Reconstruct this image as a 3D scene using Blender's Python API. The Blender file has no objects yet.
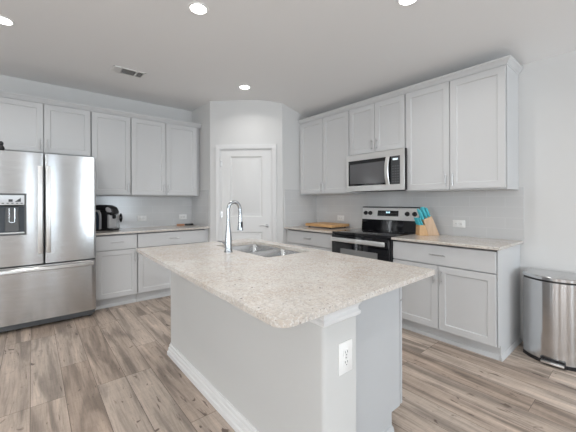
import bpy, bmesh, math, random
from mathutils import Vector, Matrix
random.seed(4)
PI = math.pi
S = bpy.context.scene
COL = S.collection

# ------------------------------------------------------------------ camera
cd = bpy.data.cameras.new('camera')
cam = bpy.data.objects.new('camera', cd)
COL.objects.link(cam)
YAW = -math.atan2(.640, .769)
cam.matrix_world = (Matrix.Translation((0, 0, 1.27)) @ Matrix.Rotation(YAW, 4, 'Z')
                    @ Matrix.Rotation(PI / 2, 4, 'X') @ Matrix.Rotation(-0.0032, 4, 'Z'))
cd.sensor_width = 36
cd.lens = 307 / 576 * 36
cd.shift_y = -13.8 / 576
cd.clip_start = .02
S.camera = cam

# ------------------------------------------------------------------ world, daylight, exposure
w = bpy.data.worlds.new('world')
S.world = w
w.use_nodes = True
bg = w.node_tree.nodes['Background']
bg.inputs[0].default_value = (.72, .86, 1, 1)
bg.inputs[1].default_value = 2.5
S.view_settings.view_transform = 'Standard'
S.view_settings.look = 'None'
S.view_settings.gamma = 1
S.view_settings.use_curve_mapping = False
S.view_settings.exposure = -0.06
S.cycles.diffuse_bounces = 8
LAMP_W = 7.6
DAY_W = 54.0
SIDE_W = 66.0


def area(name, loc, rot, sx, sy, power, col, shape='RECTANGLE', spread=PI):
    l = bpy.data.lights.new(name, 'AREA')
    l.shape = shape
    l.size = sx
    l.size_y = sy
    l.energy = power
    l.color = col
    l.spread = spread
    o = bpy.data.objects.new(name, l)
    o.location = loc
    o.rotation_euler = rot
    COL.objects.link(o)
    return o


RX0, RY0 = -3.4, -4.6          # far side and rear of the open plan room
XR, YB, ZC = 3.43, 4.81, 2.743   # range wall, refrigerator wall, ceiling
WIN = [(-2.95, -1.75, .8), (-.42, -.14, .6), (.40, .85, .42), (2.05, 3.25, 1.25)]          # unseen rear windows, set for daylight and refrigerator streaks (x span, share of daylight)
SIDEWIN_ADDED = [(-2.5, -2.1), (-1.5, -1.1), (.25, .65), (1.35, 1.75)]                     # unseen side windows, added for fill light and reflected streaks (y spans)
for a, b, k in WIN:
    area('daylight', ((a + b) / 2, RY0 - .06, 1.45), (-PI / 2 * -1, 0, 0), b - a - .1, 1.7, DAY_W * k * (b - a), (.82, .92, 1))
for a, b in SIDEWIN_ADDED:
    area('daylight', (RX0 - .06, (a + b) / 2, 1.43), (0, -PI / 2, 0), 1.75, b - a - .1, SIDE_W * (b - a), (.95, .98, 1))


# ------------------------------------------------------------------ materials
def mat(name, col, rough=.5, metal=0, spec=.5, **k):
    m = bpy.data.materials.new(name)
    m.use_nodes = True
    b = m.node_tree.nodes['Principled BSDF']
    b.inputs['Base Color'].default_value = (*col, 1)
    b.inputs['Roughness'].default_value = rough
    b.inputs['Metallic'].default_value = metal
    b.inputs['Specular IOR Level'].default_value = spec
    for kk, v in k.items():
        b.inputs[kk.replace('_', ' ')].default_value = v
    return m


class NT:
    def __init__(s, m):
        s.t = m.node_tree
        s.b = s.t.nodes['Principled BSDF']

    def n(s, typ, **k):
        nd = s.t.nodes.new(typ)
        for a, v in k.items():
            setattr(nd, a, v)
        return nd

    def l(s, a, b):
        s.t.links.new(a, b)

    def val(s, sock, v):
        sock.default_value = v

    def coord(s, scale=(1, 1, 1), rot=(0, 0, 0), which='Object', loc=(0, 0, 0)):
        tc = s.n('ShaderNodeTexCoord')
        mp = s.n('ShaderNodeMapping')
        mp.inputs['Scale'].default_value = scale
        mp.inputs['Rotation'].default_value = rot
        mp.inputs['Location'].default_value = loc
        s.l(tc.outputs[which], mp.inputs['Vector'])
        return mp.outputs[0]

    def noise(s, vec, scale, detail=3, rough=.5):
        nd = s.n('ShaderNodeTexNoise')
        s.l(vec, nd.inputs['Vector'])
        nd.inputs['Scale'].default_value = scale
        nd.inputs['Detail'].default_value = detail
        nd.inputs['Roughness'].default_value = rough
        return nd.outputs['Fac']

    def ramp(s, fac, stops):
        r = s.n('ShaderNodeValToRGB')
        e = r.color_ramp.elements
        while len(e) < len(stops):
            e.new(.5)
        for i, (p, c) in enumerate(stops):
            e[i].position = p
            e[i].color = (c, c, c, 1) if isinstance(c, (int, float)) else (*c, 1)
        s.l(fac, r.inputs[0])
        return r.outputs[0]

    def mix(s, fac, a, b, mode='MIX'):
        x = s.n('ShaderNodeMix', data_type='RGBA', blend_type=mode)
        for sock, v in ((x.inputs[0], fac), (x.inputs[6], a), (x.inputs[7], b)):
            if isinstance(v, tuple):
                sock.default_value = (*v, 1)
            elif isinstance(v, (int, float)):
                sock.default_value = v
            else:
                s.l(v, sock)
        return x.outputs[2]

    def bump(s, h, strength, dist=.002):
        bp = s.n('ShaderNodeBump')
        bp.inputs['Strength'].default_value = strength
        bp.inputs['Distance'].default_value = dist
        s.l(h, bp.inputs['Height'])
        s.l(bp.outputs[0], s.b.inputs['Normal'])

    def color(s, c):
        s.l(c, s.b.inputs['Base Color'])


def painted(name, col, rough=.6, bumpscale=160, bs=.12, spec=.3):
    m = mat(name, col, rough, spec=spec)
    t = NT(m)
    v = t.coord()
    t.bump(t.noise(v, bumpscale, 2), bs, .001)
    return m


M = {}
M['wall'] = painted('wall_paint', (.66, .66, .655), .75, 120, .25)
M['ceil'] = painted('ceiling_paint', (.82, .82, .82), .85, 90, .35)
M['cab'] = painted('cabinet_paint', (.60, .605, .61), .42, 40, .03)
M['islcab_shaded'] = painted('island_cabinet_shaded', (.50, .512, .525), .42, 40, .03)  # cabinet grey darkened: the dimmer light on the island panel is put into the colour
M['trim'] = painted('trim_paint', (.74, .74, .74), .38, 60, .02)
M['drywall'] = painted('island_wall_paint', (.60, .60, .59), .7, 120, .25)
M['doorw'] = painted('door_paint', (.74, .74, .735), .4, 60, .02)
M['black'] = mat('black_plastic', (.012, .012, .014), .35)
M['blackglass'] = mat('black_glass', (.006, .006, .008), .06, spec=.6)
M['dark'] = mat('dark_grey', (.05, .052, .056), .5)
M['gasket'] = mat('gasket_grey', (.11, .115, .12), .6)
M['white'] = mat('white_plastic', (.83, .83, .82), .35)
M['chrome'] = mat('chrome', (.72, .73, .74), .12, 1)
M['nickel'] = mat('brushed_nickel', (.55, .55, .55), .28, 1)
M['teal'] = mat('teal_plastic', (.07, .47, .55), .35)
M['bronze'] = mat('copper_plastic', (.42, .19, .10), .45)
M['water'] = mat('reservoir_blue', (.05, .07, .10), .1, spec=.7)
M['glass'] = bpy.data.materials.new('window_glass')
M['glass'].use_nodes = True
_t = M['glass'].node_tree
_t.nodes.clear()
_o, _m, _a, _g = (_t.nodes.new(x) for x in ('ShaderNodeOutputMaterial', 'ShaderNodeMixShader', 'ShaderNodeBsdfTransparent', 'ShaderNodeBsdfGlossy'))
_m.inputs[0].default_value = .06
_g.inputs['Roughness'].default_value = .03
_t.links.new(_a.outputs[0], _m.inputs[1])
_t.links.new(_g.outputs[0], _m.inputs[2])
_t.links.new(_m.outputs[0], _o.inputs[0])


def emis(name, col, s):
    m = mat(name, col, .4)
    b = m.node_tree.nodes['Principled BSDF']
    b.inputs['Emission Color'].default_value = (*col, 1)
    b.inputs['Emission Strength'].default_value = s
    return m


M['lamp'] = emis('lamp_diffuser', (1, .985, .95), 9)
M['digits'] = emis('display_digits', (.55, .85, 1), 1.6)
M['mdigits'] = emis('microwave_digits', (.75, .85, .9), .6)


def steel(name, base, rough, along, dark=.8, aniso=.75, arot=0.25):
    m = mat(name, base, rough, 1)
    t = NT(m)
    # fine brushing lines: long along one axis
    sc = {'x': (1.2, 260, 260), 'z': (260, 260, 1.2)}[along]
    v = t.coord(sc)
    nz = t.noise(v, 1.0, 2)
    c = t.ramp(nz, [(.3, tuple(x * dark for x in base)), (.7, base)])
    t.color(c)
    r = t.n('ShaderNodeMapRange')
    t.l(nz, r.inputs[0])
    r.inputs[3].default_value = rough * .8
    r.inputs[4].default_value = rough * 1.2
    t.l(r.outputs[0], t.b.inputs['Roughness'])
    t.b.inputs['Anisotropic'].default_value = aniso
    t.b.inputs['Anisotropic Rotation'].default_value = arot
    tg = t.n('ShaderNodeTangent', direction_type='RADIAL', axis='Z')
    t.l(tg.outputs[0], t.b.inputs['Tangent'])
    return m


M['steel'] = steel('stainless_steel', (.62, .622, .625), .19, 'x', .86, .88)
M['steelr'] = steel('stainless_steel_range', (.80, .80, .79), .30, 'x', .9)
M['panel_steel'] = mat('control_panel_steel', (.78, .78, .77), .32, .7)
M['steelsink'] = mat('sink_steel', (.55, .55, .55), .25, 1)
M['steelcan'] = steel('stainless_steel_can', (.66, .66, .665), .18, 'x', .9, .85)


def granite():
    m = mat('granite', (.6, .57, .53), .16, spec=.5)
    t = NT(m)
    v = t.coord()
    base = t.mix(t.ramp(t.noise(v, 5, 6, .7), [(.38, 0.), (.64, 1.)]), (.615, .580, .535), (.520, .445, .375))
    c = t.mix(t.ramp(t.noise(t.coord((7, 1, 1), (0, 0, .5)), 9, 5, .7), [(.50, 0.), (.66, .55)]), base, (.47, .43, .40))
    grey = t.ramp(t.noise(t.coord(loc=(3, 1, 7)), 75, 4, .75), [(.50, 0.), (.62, .75)])
    c = t.mix(grey, c, (.43, .405, .385))
    lite = t.ramp(t.noise(t.coord(loc=(9, 4, 2)), 110, 3, .7), [(.50, 0.), (.62, .85)])
    c = t.mix(lite, c, (.69, .675, .65))
    spk = t.ramp(t.noise(t.coord(loc=(5, 5, 1)), 120, 2, .5), [(.66, 0.), (.70, .75)])
    c = t.mix(spk, c, (.20, .16, .14))
    spk2 = t.ramp(t.noise(t.coord(loc=(1, 8, 3)), 42, 2, .5), [(.715, 0.), (.74, .85)])
    c = t.mix(spk2, c, (.10, .085, .085))
    t.color(c)
    return m


M['granite'] = granite()


def planks():
    m = mat('floor_planks', (.4, .33, .27), .42, spec=.35)
    t = NT(m)
    v = t.coord(rot=(0, 0, PI / 2), loc=(.05, .37, 0))        # planks run along Y
    br = t.n('ShaderNodeTexBrick')
    t.l(v, br.inputs['Vector'])
    br.offset = .37
    br.offset_frequency = 3
    for k, x in (('Scale', 1), ('Mortar Size', .0016), ('Mortar Smooth', .3), ('Bias', 0), ('Brick Width', 1.22), ('Row Height', .178)):
        br.inputs[k].default_value = x
    br.inputs['Color1'].default_value = (0, 0, 0, 1)
    br.inputs['Color2'].default_value = (1, 1, 1, 1)
    br.inputs['Mortar'].default_value = (.5, .5, .5, 1)
    tone = t.ramp(br.outputs['Color'], [(0., (.345, .270, .218)), (.3, (.432, .353, .295)), (.6, (.500, .420, .357)), (1., (.402, .327, .272))])
    # offset the grain per plank
    sep = t.n('ShaderNodeVectorMath', operation='MULTIPLY_ADD')
    t.l(br.outputs['Color'], sep.inputs[0])
    sep.inputs[1].default_value = (37, 19, 0)
    t.l(v, sep.inputs[2])

    def grain(sc, scale, detail, rough, dist=0.):
        st = t.n('ShaderNodeVectorMath', operation='MULTIPLY')
        t.l(sep.outputs[0], st.inputs[0])
        st.inputs[1].default_value = sc
        f = t.noise(st.outputs[0], scale, detail, rough)
        f.node.inputs['Distortion'].default_value = dist
        return f
    # heartwood and sapwood bands with wavy edges
    c = t.mix(1., tone, t.ramp(grain((.75, 7.5, 1), 1.5, 3, .5, .7), [(.36, .60), (.44, .80), (.48, .98), (.56, 1.06), (.70, 1.38)]), 'MULTIPLY')
    c = t.mix(1., c, t.ramp(grain((3, 46, 1), 1.5, 6, .75, .4), [(.34, .76), (.5, 1.), (.68, 1.15)]), 'MULTIPLY')
    c = t.mix(1., c, t.ramp(grain((60, 9, 1), 1.0, 3, .6), [(.35, .96), (.65, 1.03)]), 'MULTIPLY')
    # dark cracks and knots
    c = t.mix(t.ramp(grain((1.5, 15, 1), 2.2, 5, .65, .6), [(.63, 0.), (.69, .85)]), c, (.105, .075, .06))
    c = t.mix(t.ramp(grain((5, 9, 1), 2.0, 2, .5, .8), [(.67, 0.), (.73, .85)]), c, (.10, .07, .055))
    c = t.mix(br.outputs['Fac'], c, (.10, .075, .06))
    t.color(c)
    t.bump(br.outputs['Fac'], -.4, .002)
    return m


M['floor'] = planks()


def tiles(name, axis):
    m = mat(name, (.65, .65, .65), .15, spec=.5)
    t = NT(m)
    tc = t.n('ShaderNodeTexCoord')
    sp = t.n('ShaderNodeSeparateXYZ')
    t.l(tc.outputs['Object'], sp.inputs[0])
    cb = t.n('ShaderNodeCombineXYZ')
    t.l(sp.outputs[axis], cb.inputs[0])
    ad = t.n('ShaderNodeMath', operation='SUBTRACT')
    ad.inputs[1].default_value = .914
    t.l(sp.outputs[2], ad.inputs[0])
    t.l(ad.outputs[0], cb.inputs[1])
    br = t.n('ShaderNodeTexBrick')
    t.l(cb.outputs[0], br.inputs['Vector'])
    for k, x in (('Scale', 1), ('Mortar Size', .0014), ('Mortar Smooth', .2), ('Bias', 0), ('Brick Width', .305), ('Row Height', .1015)):
        br.inputs[k].default_value = x
    br.inputs['Color1'].default_value = (.60, .603, .606, 1)
    br.inputs['Color2'].default_value = (.625, .628, .63, 1)
    br.inputs['Mortar'].default_value = (.71, .71, .71, 1)
    t.color(br.outputs['Color'])
    t.bump(br.outputs['Fac'], -.35, .0015)
    return m


M['tile_x'] = tiles('backsplash_tile_x', 0)
M['tile_y'] = tiles('backsplash_tile_y', 1)


def wood(name, c1, c2, sc=(3, 40, 40)):
    m = mat(name, c1, .5)
    t = NT(m)
    t.color(t.ramp(t.noise(t.coord(sc), 1.5, 4, .6), [(.3, c2), (.7, c1)]))
    return m


M['board'] = wood('bamboo', (.70, .44, .21), (.54, .29, .12), (40, 3, 40))
M['block'] = wood('beech', (.66, .42, .22), (.54, .32, .15), (30, 30, 3))
M['block2'] = wood('pale_beech', (.60, .43, .29), (.47, .31, .19), (30, 30, 3))


# ------------------------------------------------------------------ geometry helpers
class B:
    def __init__(s):
        s.bm = bmesh.new()

    def box(s, x0, x1, y0, y1, z0, z1):
        v = [s.bm.verts.new(p) for p in ((x0, y0, z0), (x1, y0, z0), (x1, y1, z0), (x0, y1, z0),
                                         (x0, y0, z1), (x1, y0, z1), (x1, y1, z1), (x0, y1, z1))]
        for f in ((0, 3, 2, 1), (4, 5, 6, 7), (0, 1, 5, 4), (1, 2, 6, 5), (2, 3, 7, 6), (3, 0, 4, 7)):
            s.bm.faces.new([v[i] for i in f])
        return s

    def rbox(s, x0, x1, y0, y1, z0, z1, r=.004, seg=2):
        """box with its own rounded edges"""
        t = bmesh.new()
        bmesh.ops.create_cube(t, size=1)
        for v in t.verts:
            v.co = Vector(((x0 + x1) / 2 + v.co.x * (x1 - x0), (y0 + y1) / 2 + v.co.y * (y1 - y0), (z0 + z1) / 2 + v.co.z * (z1 - z0)))
        bmesh.ops.bevel(t, geom=t.edges[:], offset=r, segments=seg, profile=.5, affect='EDGES')
        s.join(t)
        return s

    def join(s, t):
        me = bpy.data.meshes.new('tmp')
        t.to_mesh(me)
        t.free()
        s.bm.from_mesh(me)
        bpy.data.meshes.remove(me)

    def tube(s, pts, r, n=12, caps=True):
        pts = [Vector(p) for p in pts]
        rr = r if isinstance(r, (list, tuple)) else [r] * len(pts)
        rings = []
        prev = None
        for i, p in enumerate(pts):
            d = (pts[min(i + 1, len(pts) - 1)] - pts[max(i - 1, 0)]).normalized()
            if prev is None:
                a = d.orthogonal().normalized()
            else:
                a = (prev - d * prev.dot(d)).normalized()
            prev = a
            b = d.cross(a)
            rings.append([s.bm.verts.new(p + (a * math.cos(2 * PI * k / n) + b * math.sin(2 * PI * k / n)) * rr[i]) for k in range(n)])
        for i in range(len(rings) - 1):
            for k in range(n):
                s.bm.faces.new((rings[i][k], rings[i][(k + 1) % n], rings[i + 1][(k + 1) % n], rings[i + 1][k]))
        if caps:
            s.bm.faces.new(rings[0][::-1])
            s.bm.faces.new(rings[-1])
        return s

    def lathe(s, prof, n=32, c=(0, 0, 0), axis='z'):
        """prof: list of (r, h)"""
        rings = []
        for r, h in prof:
            ring = []
            for k in range(n):
                a = 2 * PI * k / n
                u, v = max(r, 1e-5) * math.cos(a), max(r, 1e-5) * math.sin(a)
                p = {'z': (u, v, h), 'x': (h, u, v), 'y': (u, h, -v)}[axis]
                ring.append(s.bm.verts.new((p[0] + c[0], p[1] + c[1], p[2] + c[2])))
            rings.append(ring)
        for i in range(len(rings) - 1):
            for k in range(n):
                s.bm.faces.new((rings[i][k], rings[i][(k + 1) % n], rings[i + 1][(k + 1) % n], rings[i + 1][k]))
        s.bm.faces.new(rings[0][::-1])
        s.bm.faces.new(rings[-1])
        return s

    def prism(s, poly, a0, a1, axis='z'):
        """poly of 2D points extruded from a0 to a1 along axis"""
        f = {'z': lambda u, v, h: (u, v, h), 'x': lambda u, v, h: (h, u, v), 'y': lambda u, v, h: (u, h, v)}[axis]
        lo = [s.bm.verts.new(f(u, v, a0)) for u, v in poly]
        hi = [s.bm.verts.new(f(u, v, a1)) for u, v in poly]
        n = len(poly)
        s.bm.faces.new(lo[::-1])
        s.bm.faces.new(hi)
        for i in range(n):
            s.bm.faces.new((lo[i], lo[(i + 1) % n], hi[(i + 1) % n], hi[i]))
        return s

    def sweep(s, prof, path, closed=False):
        """prof (out, up) swept along a horizontal path [(x,y,nx,ny)] where n is the mitre direction"""
        rows = []
        for x, y, nx, ny in path:
            rows.append([s.bm.verts.new((x + nx * o, y + ny * o, u)) for o, u in prof])
        n = len(prof)
        for i in range(len(rows) - 1):
            for k in range(n):
                s.bm.faces.new((rows[i][k], rows[i][(k + 1) % n], rows[i + 1][(k + 1) % n], rows[i + 1][k]))
        s.bm.faces.new(rows[0])
        s.bm.faces.new(rows[-1][::-1])
        return s

    def xform(s, m):
        bmesh.ops.transform(s.bm, matrix=m, verts=s.bm.verts[:])
        return s


def obj(name, b, m, parent=None, bevel=0, smooth=True, seg=2):
    bm = b.bm if isinstance(b, B) else b
    bmesh.ops.recalc_face_normals(bm, faces=bm.faces[:])
    me = bpy.data.meshes.new(name)
    bm.to_mesh(me)
    bm.free()
    me.materials.append(m)
    o = bpy.data.objects.new(name, me)
    COL.objects.link(o)
    if parent:
        o.parent = parent
    if bevel:
        md = o.modifiers.new('bevel', 'BEVEL')
        md.width = bevel
        md.segments = seg
        md.limit_method = 'ANGLE'
        md.angle_limit = math.radians(40)
    if smooth:
        for p in me.polygons:
            p.use_smooth = True
        me.set_sharp_from_angle(angle=math.radians(38))
    return o


def tag(o, label, cat, group=None, kind=None):
    o['label'] = label
    o['category'] = cat
    if group:
        o['group'] = group
    if kind:
        o['kind'] = kind
    return o


def thing(name, label, cat, loc=(0, 0, 0), rz=0, group=None):
    o = bpy.data.objects.new(name, None)
    o.empty_display_size = .1
    COL.objects.link(o)
    o.location = loc
    o.rotation_euler = (0, 0, rz)
    return tag(o, label, cat, group)


def struct(name, b, m, bevel=0, label=None, cat=None):
    o = obj(name, b, m, None, bevel)
    o['kind'] = 'structure'
    o['label'] = label or name.replace('_', ' ')
    o['category'] = cat or name.split('_')[0]
    return o


def duplicate(root):
    r = root.copy()
    COL.objects.link(r)
    for ch in list(root.children):
        c = ch.copy()
        COL.objects.link(c)
        c.parent = r
        for g in list(ch.children):
            d = g.copy()
            COL.objects.link(d)
            d.parent = c
    return r


# ------------------------------------------------------------------ the room
XP, YPL = 1.985, 4.15        # left pantry return: wall X and its outer corner Y
XPR, YP = 2.745, 3.42        # right pantry return: outer corner X and wall Y
T = .12
FOLD, ZW = 2.50, 2.512       # ceiling fold line X and ceiling height at the range wall

struct('floor', B().box(RX0 - .3, XR + .3, RY0 - .3, YB + .3, -.1, 0), M['floor'], label='grey brown wood plank floor')
bc = B()
bc.prism([(RX0 - .3, ZC), (FOLD, ZC), (XR + .2, ZW - .2 * (ZC - ZW) / (XR - FOLD)), (XR + .2, ZC + .2), (RX0 - .3, ZC + .2)], RY0 - .3, YB + .3, 'y')
struct('ceiling', bc, M['ceil'], label='flat white ceiling sloping down towards the range wall')
struct('wall_back', B().box(RX0 - T, XP + .1, YB, YB + T, 0, ZC), M['wall'], label='grey white wall behind the refrigerator')
struct('wall_right', B().box(XR, XR + T, RY0 - T, YP + .1, 0, ZW + .03), M['wall'], label='grey white wall behind the range')
struct('wall_pantry_left', B().prism([(XP, YPL), (XP, YB), (XP + .1, YB), (XP + .1, YPL + .09)], 0, ZC), M['wall'], label='narrow pantry return wall left of the door')
struct('wall_pantry_right', B().prism([(XPR, YP), (XR, YP), (XR, YP + .1), (XPR + .1, YP + .1)], 0, ZC - .02), M['wall'], label='narrow pantry return wall right of the door')
# diagonal wall with door opening (wall-local s along A->B, n outward to the room)
A = Vector((XP, YPL, 0))
Bp = Vector((XPR, YP, 0))
dv = (Bp - A)
WD = dv.length
dv.normalize()
DM = Matrix(((dv.x, -dv.y, 0, A.x), (dv.y, dv.x, 0, A.y), (0, 0, 1, 0), (0, 0, 0, 1)))   # local x along wall, local -y into room
DS0, DS1, DH = (WD - .765) / 2, (WD + .765) / 2, 2.045
b = B()
b.box(0, DS0, 0, .1, 0, ZC).box(DS1, WD, 0, .1, 0, ZC).box(DS0, DS1, 0, .1, DH, ZC)
struct('wall_pantry', b.xform(DM), M['wall'], label='diagonal pantry wall with the white door')
b = B()
ys = [RY0] + [q for a_ in SIDEWIN_ADDED for q in a_] + [YB]
for i in range(0, len(ys), 2):
    b.box(RX0 - T, RX0, ys[i], ys[i + 1], 0, ZC)
for a_, c_ in SIDEWIN_ADDED:
    b.box(RX0 - T, RX0, a_, c_, 0, .5).box(RX0 - T, RX0, a_, c_, 2.35, ZC)
struct('wall_left', b, M['wall'])
b = B()
xs = [RX0] + [q for a_ in WIN for q in a_[:2]] + [XR]
for i in range(0, len(xs), 2):
    b.box(xs[i], xs[i + 1], RY0 - T, RY0, 0, ZC)
for a_, c_, k_ in WIN:
    b.box(a_, c_, RY0 - T, RY0, 0, .5).box(a_, c_, RY0 - T, RY0, 2.35, ZC)
struct('wall_rear', b, M['wall'])
nw = 0
for a_, c_, k_ in WIN:
    nw += 1
    b = B().box(a_, a_ + .04, RY0 - .05, RY0 + .01, .5, 2.35).box(c_ - .04, c_, RY0 - .05, RY0 + .01, .5, 2.35)
    b.box(a_, c_, RY0 - .05, RY0 + .01, .5, .54).box(a_, c_, RY0 - .05, RY0 + .01, 2.31, 2.35).box(a_, c_, RY0 - .045, RY0, 1.41, 1.44)
    o = struct('window_%d' % nw, b, M['trim'])  # out of view, placed for the daylight and reflections it gives
    obj('window_pane', B().box(a_ + .04, c_ - .04, RY0 - .03, RY0 - .025, .54, 2.31), M['glass'], o)
for a_, c_ in SIDEWIN_ADDED:
    nw += 1
    b = B().box(RX0 - .05, RX0 + .01, a_, a_ + .04, .5, 2.35).box(RX0 - .05, RX0 + .01, c_ - .04, c_, .5, 2.35)
    b.box(RX0 - .05, RX0 + .01, a_, c_, .5, .54).box(RX0 - .05, RX0 + .01, a_, c_, 2.31, 2.35).box(RX0 - .045, RX0, a_, c_, 1.41, 1.44)
    o = struct('window_%d' % nw, b, M['trim'])  # out of view, added to light the range side and streak the steel
    obj('window_pane', B().box(RX0 - .03, RX0 - .025, a_ + .04, c_ - .04, .54, 2.31), M['glass'], o)

# baseboards
BBP = [(0, 0), (.014, 0), (.014, .07), (.010, .078), (.010, .092), (.006, .1), (0, .1)]
struct('baseboard_right', B().sweep(BBP, [(XR, .78, -1, 0), (XR, RY0, -1, 0)]), M['trim'], label='white baseboard along the wall behind the trash can')
for nm, s0, s1 in (('baseboard_pantry_left', 0, DS0 - .06), ('baseboard_pantry_right', DS1 + .06, WD)):
    b = B().sweep(BBP, [(s0, 0, 0, -1), (s1, 0, 0, -1)]).xform(DM)
    struct(nm, b, M['trim'])

# door casing and door
CW = .058
CP = [(0, 0), (.012, 0), (.016, .012), (.016, .035), (.02, .045), (.02, CW), (0, CW)]
b = B()
x0, x1 = DS0, DS1
rows = [(x0, 0, -1, 0), (x0, DH, -1, 1), (x1, DH, 1, 1), (x1, 0, 1, 0)]
verts = []
for x, z, ex, ez in rows:
    verts.append([b.bm.verts.new((x + ex * u, -o, z + ez * u)) for o, u in CP])
for i in range(3):
    for k in range(len(CP)):
        b.bm.faces.new((verts[i][k], verts[i][(k + 1) % len(CP)], verts[i + 1][(k + 1) % len(CP)], verts[i + 1][k]))
b.bm.faces.new(verts[0])
b.bm.faces.new(verts[-1][::-1])
struct('trim_1', b.xform(DM), M['trim'], label='white casing round the pantry door')
b = B().box(DS0, DS0 + .012, 0, .1, 0, DH).box(DS1 - .012, DS1, 0, .1, 0, DH).box(DS0, DS1, 0, .1, DH - .012, DH)
struct('trim_2', b.xform(DM), M['trim'], label='white jamb of the pantry door')


def panel_slab(x0, x1, z0, z1, y0, th, holes, depth=.008, slope=.010, raised=0):
    """slab whose front (-y) face has recessed rectangles with sloped edges"""
    bm = bmesh.new()
    xs = sorted({x0, x1, *[h[0] for h in holes], *[h[1] for h in holes]})
    zs = sorted({z0, z1, *[h[2] for h in holes], *[h[3] for h in holes]})
    g = {(x, z): bm.verts.new((x, y0, z)) for x in xs for z in zs}
    for i in range(len(xs) - 1):
        for j in range(len(zs) - 1):
            cx, cz = (xs[i] + xs[i + 1]) / 2, (zs[j] + zs[j + 1]) / 2
            if any(h[0] < cx < h[1] and h[2] < cz < h[3] for h in holes):
                continue
            bm.faces.new((g[xs[i], zs[j]], g[xs[i + 1], zs[j]], g[xs[i + 1], zs[j + 1]], g[xs[i], zs[j + 1]]))
    for a0, a1, c0, c1 in holes:
        loops = [[(a0, c0), (a1, c0), (a1, c1), (a0, c1)]]
        steps = [(slope, depth)]
        if raised:
            steps += [(slope + .022, depth), (slope + .04, depth - raised)]
        prev = [g[p] for p in loops[0]]
        for ins, dp in steps:
            cur = [bm.verts.new((x, y0 + dp, z)) for x, z in ((a0 + ins, c0 + ins), (a1 - ins, c0 + ins), (a1 - ins, c1 - ins), (a0 + ins, c1 - ins))]
            for k in range(4):
                bm.faces.new((prev[k], prev[(k + 1) % 4], cur[(k + 1) % 4], cur[k]))
            prev = cur
        bm.faces.new(prev)
    bv = [bm.verts.new(p) for p in ((x0, y0 + th, z0), (x1, y0 + th, z0), (x1, y0 + th, z1), (x0, y0 + th, z1))]
    bm.faces.new(bv[::-1])
    # sides use every boundary vertex
    bot = [g[x, z0] for x in xs]
    top = [g[x, z1] for x in xs]
    lef = [g[x0, z] for z in zs]
    rig = [g[x1, z] for z in zs]
    bm.faces.new(bot[::-1] + [bv[0], bv[1]])
    bm.faces.new(top + [bv[2], bv[3]])
    bm.faces.new(lef + [bv[3], bv[0]])
    bm.faces.new(rig[::-1] + [bv[1], bv[2]])
    return bm


DX0, DX1 = DS0 + .014, DS1 - .014
bm = panel_slab(DX0, DX1, .012, DH - .014, .012, .035,
                [(DX0 + .135, DX1 - .135, 1.06, 1.935), (DX0 + .135, DX1 - .135, .22, .845)], .015, .016, .009)
bmesh.ops.transform(bm, matrix=DM, verts=bm.verts[:])
door = obj('door_1', bm, M['doorw'])
door['kind'] = 'structure'
door['label'] = 'white two panel pantry door with a metal lever'
door['category'] = 'door'
b = B().lathe([(.026, .012), (.026, .004), (.02, 0), (.010, -.002), (.010, -.038), (.013, -.042), (.011, -.048)], 20, (DX1 - .065, 0, .935), 'y')
obj('door_rosette', b.xform(DM), M['nickel'], door)
xh = DX1 - .065
b = B().tube([(xh, -.043, .935), (xh - .03, -.046, .938), (xh - .07, -.045, .939), (xh - .105, -.042, .934)], [.010, .0085, .007, .006], 10)
obj('door_lever', b.xform(DM), M['nickel'], door)
for z in (1.83, 1.10, .22):
    b = B().tube([(DX0 - .006, .004, z - .045), (DX0 - .006, .004, z + .045)], .007, 10).box(DX0 - .002, DX0 + .02, .008, .0125, z - .044, z + .044)
    obj('door_hinge', b.xform(DM), M['nickel'], door)

# backsplash tiling (part of the walls)
TH = .008
struct('backsplash_back', B().box(.5, XP - TH, YB - TH, YB, .905, 1.40), M['tile_x'], label='grey tile backsplash on the refrigerator wall', cat='wall')
struct('backsplash_right', B().box(XR - TH, XR, .772, YP - TH, .905, 1.40), M['tile_y'], label='grey tile backsplash behind the range', cat='wall')
struct('backsplash_pantry_left', B().box(XP - TH, XP, YPL + .04, YB - TH, .905, 1.455), M['tile_y'], label='grey tile on the return left of the door', cat='wall')
struct('backsplash_pantry_right', B().box(XPR + .04, XR - TH, YP - TH, YP, .905, 1.455), M['tile_x'], label='grey tile on the return right of the door', cat='wall')

# ------------------------------------------------------------------ cabinets
R90 = -PI / 2     # rotation of things standing on the range wall


def pull(x, z, vertical, L=.10, y=0.0):
    """bar pull, front of the door at y"""
    b = B()
    o = .028
    h = L / 2
    if vertical:
        b.tube([(x, y - o, z - h - .012), (x, y - o, z + h + .012)], .0052, 10)
        for s in (-1, 1):
            b.tube([(x, y, z + s * h * .8), (x, y - o, z + s * h * .8)], .0048, 8)
    else:
        b.tube([(x - h - .012, y - o, z), (x + h + .012, y - o, z)], .0052, 10)
        for s in (-1, 1):
            b.tube([(x + s * h * .8, y, z), (x + s * h * .8, y - o, z)], .0048, 8)
    return b


FR = .058    # shaker frame
DT = .02     # door thickness


def shaker(parent, x0, x1, z0, z1, hx=None, hz=None):
    d = obj('door', panel_slab(x0, x1, z0, z1, 0, DT - .001, [(x0 + FR, x1 - FR, z0 + FR, z1 - FR)], .009, .004), M['cab'], parent, .0018)
    if hx is not None:
        obj('handle', pull(hx, hz, True), M['nickel'], d)
    return d


def drawer(parent, x0, x1, z0, z1, hw=.11):
    d = obj('drawer', B().box(x0, x1, 0, DT - .001, z0, z1), M['cab'], parent, .0025)
    obj('handle', pull((x0 + x1) / 2, (z0 + z1) / 2 + .005, False, hw), M['nickel'], d)
    return d


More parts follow.
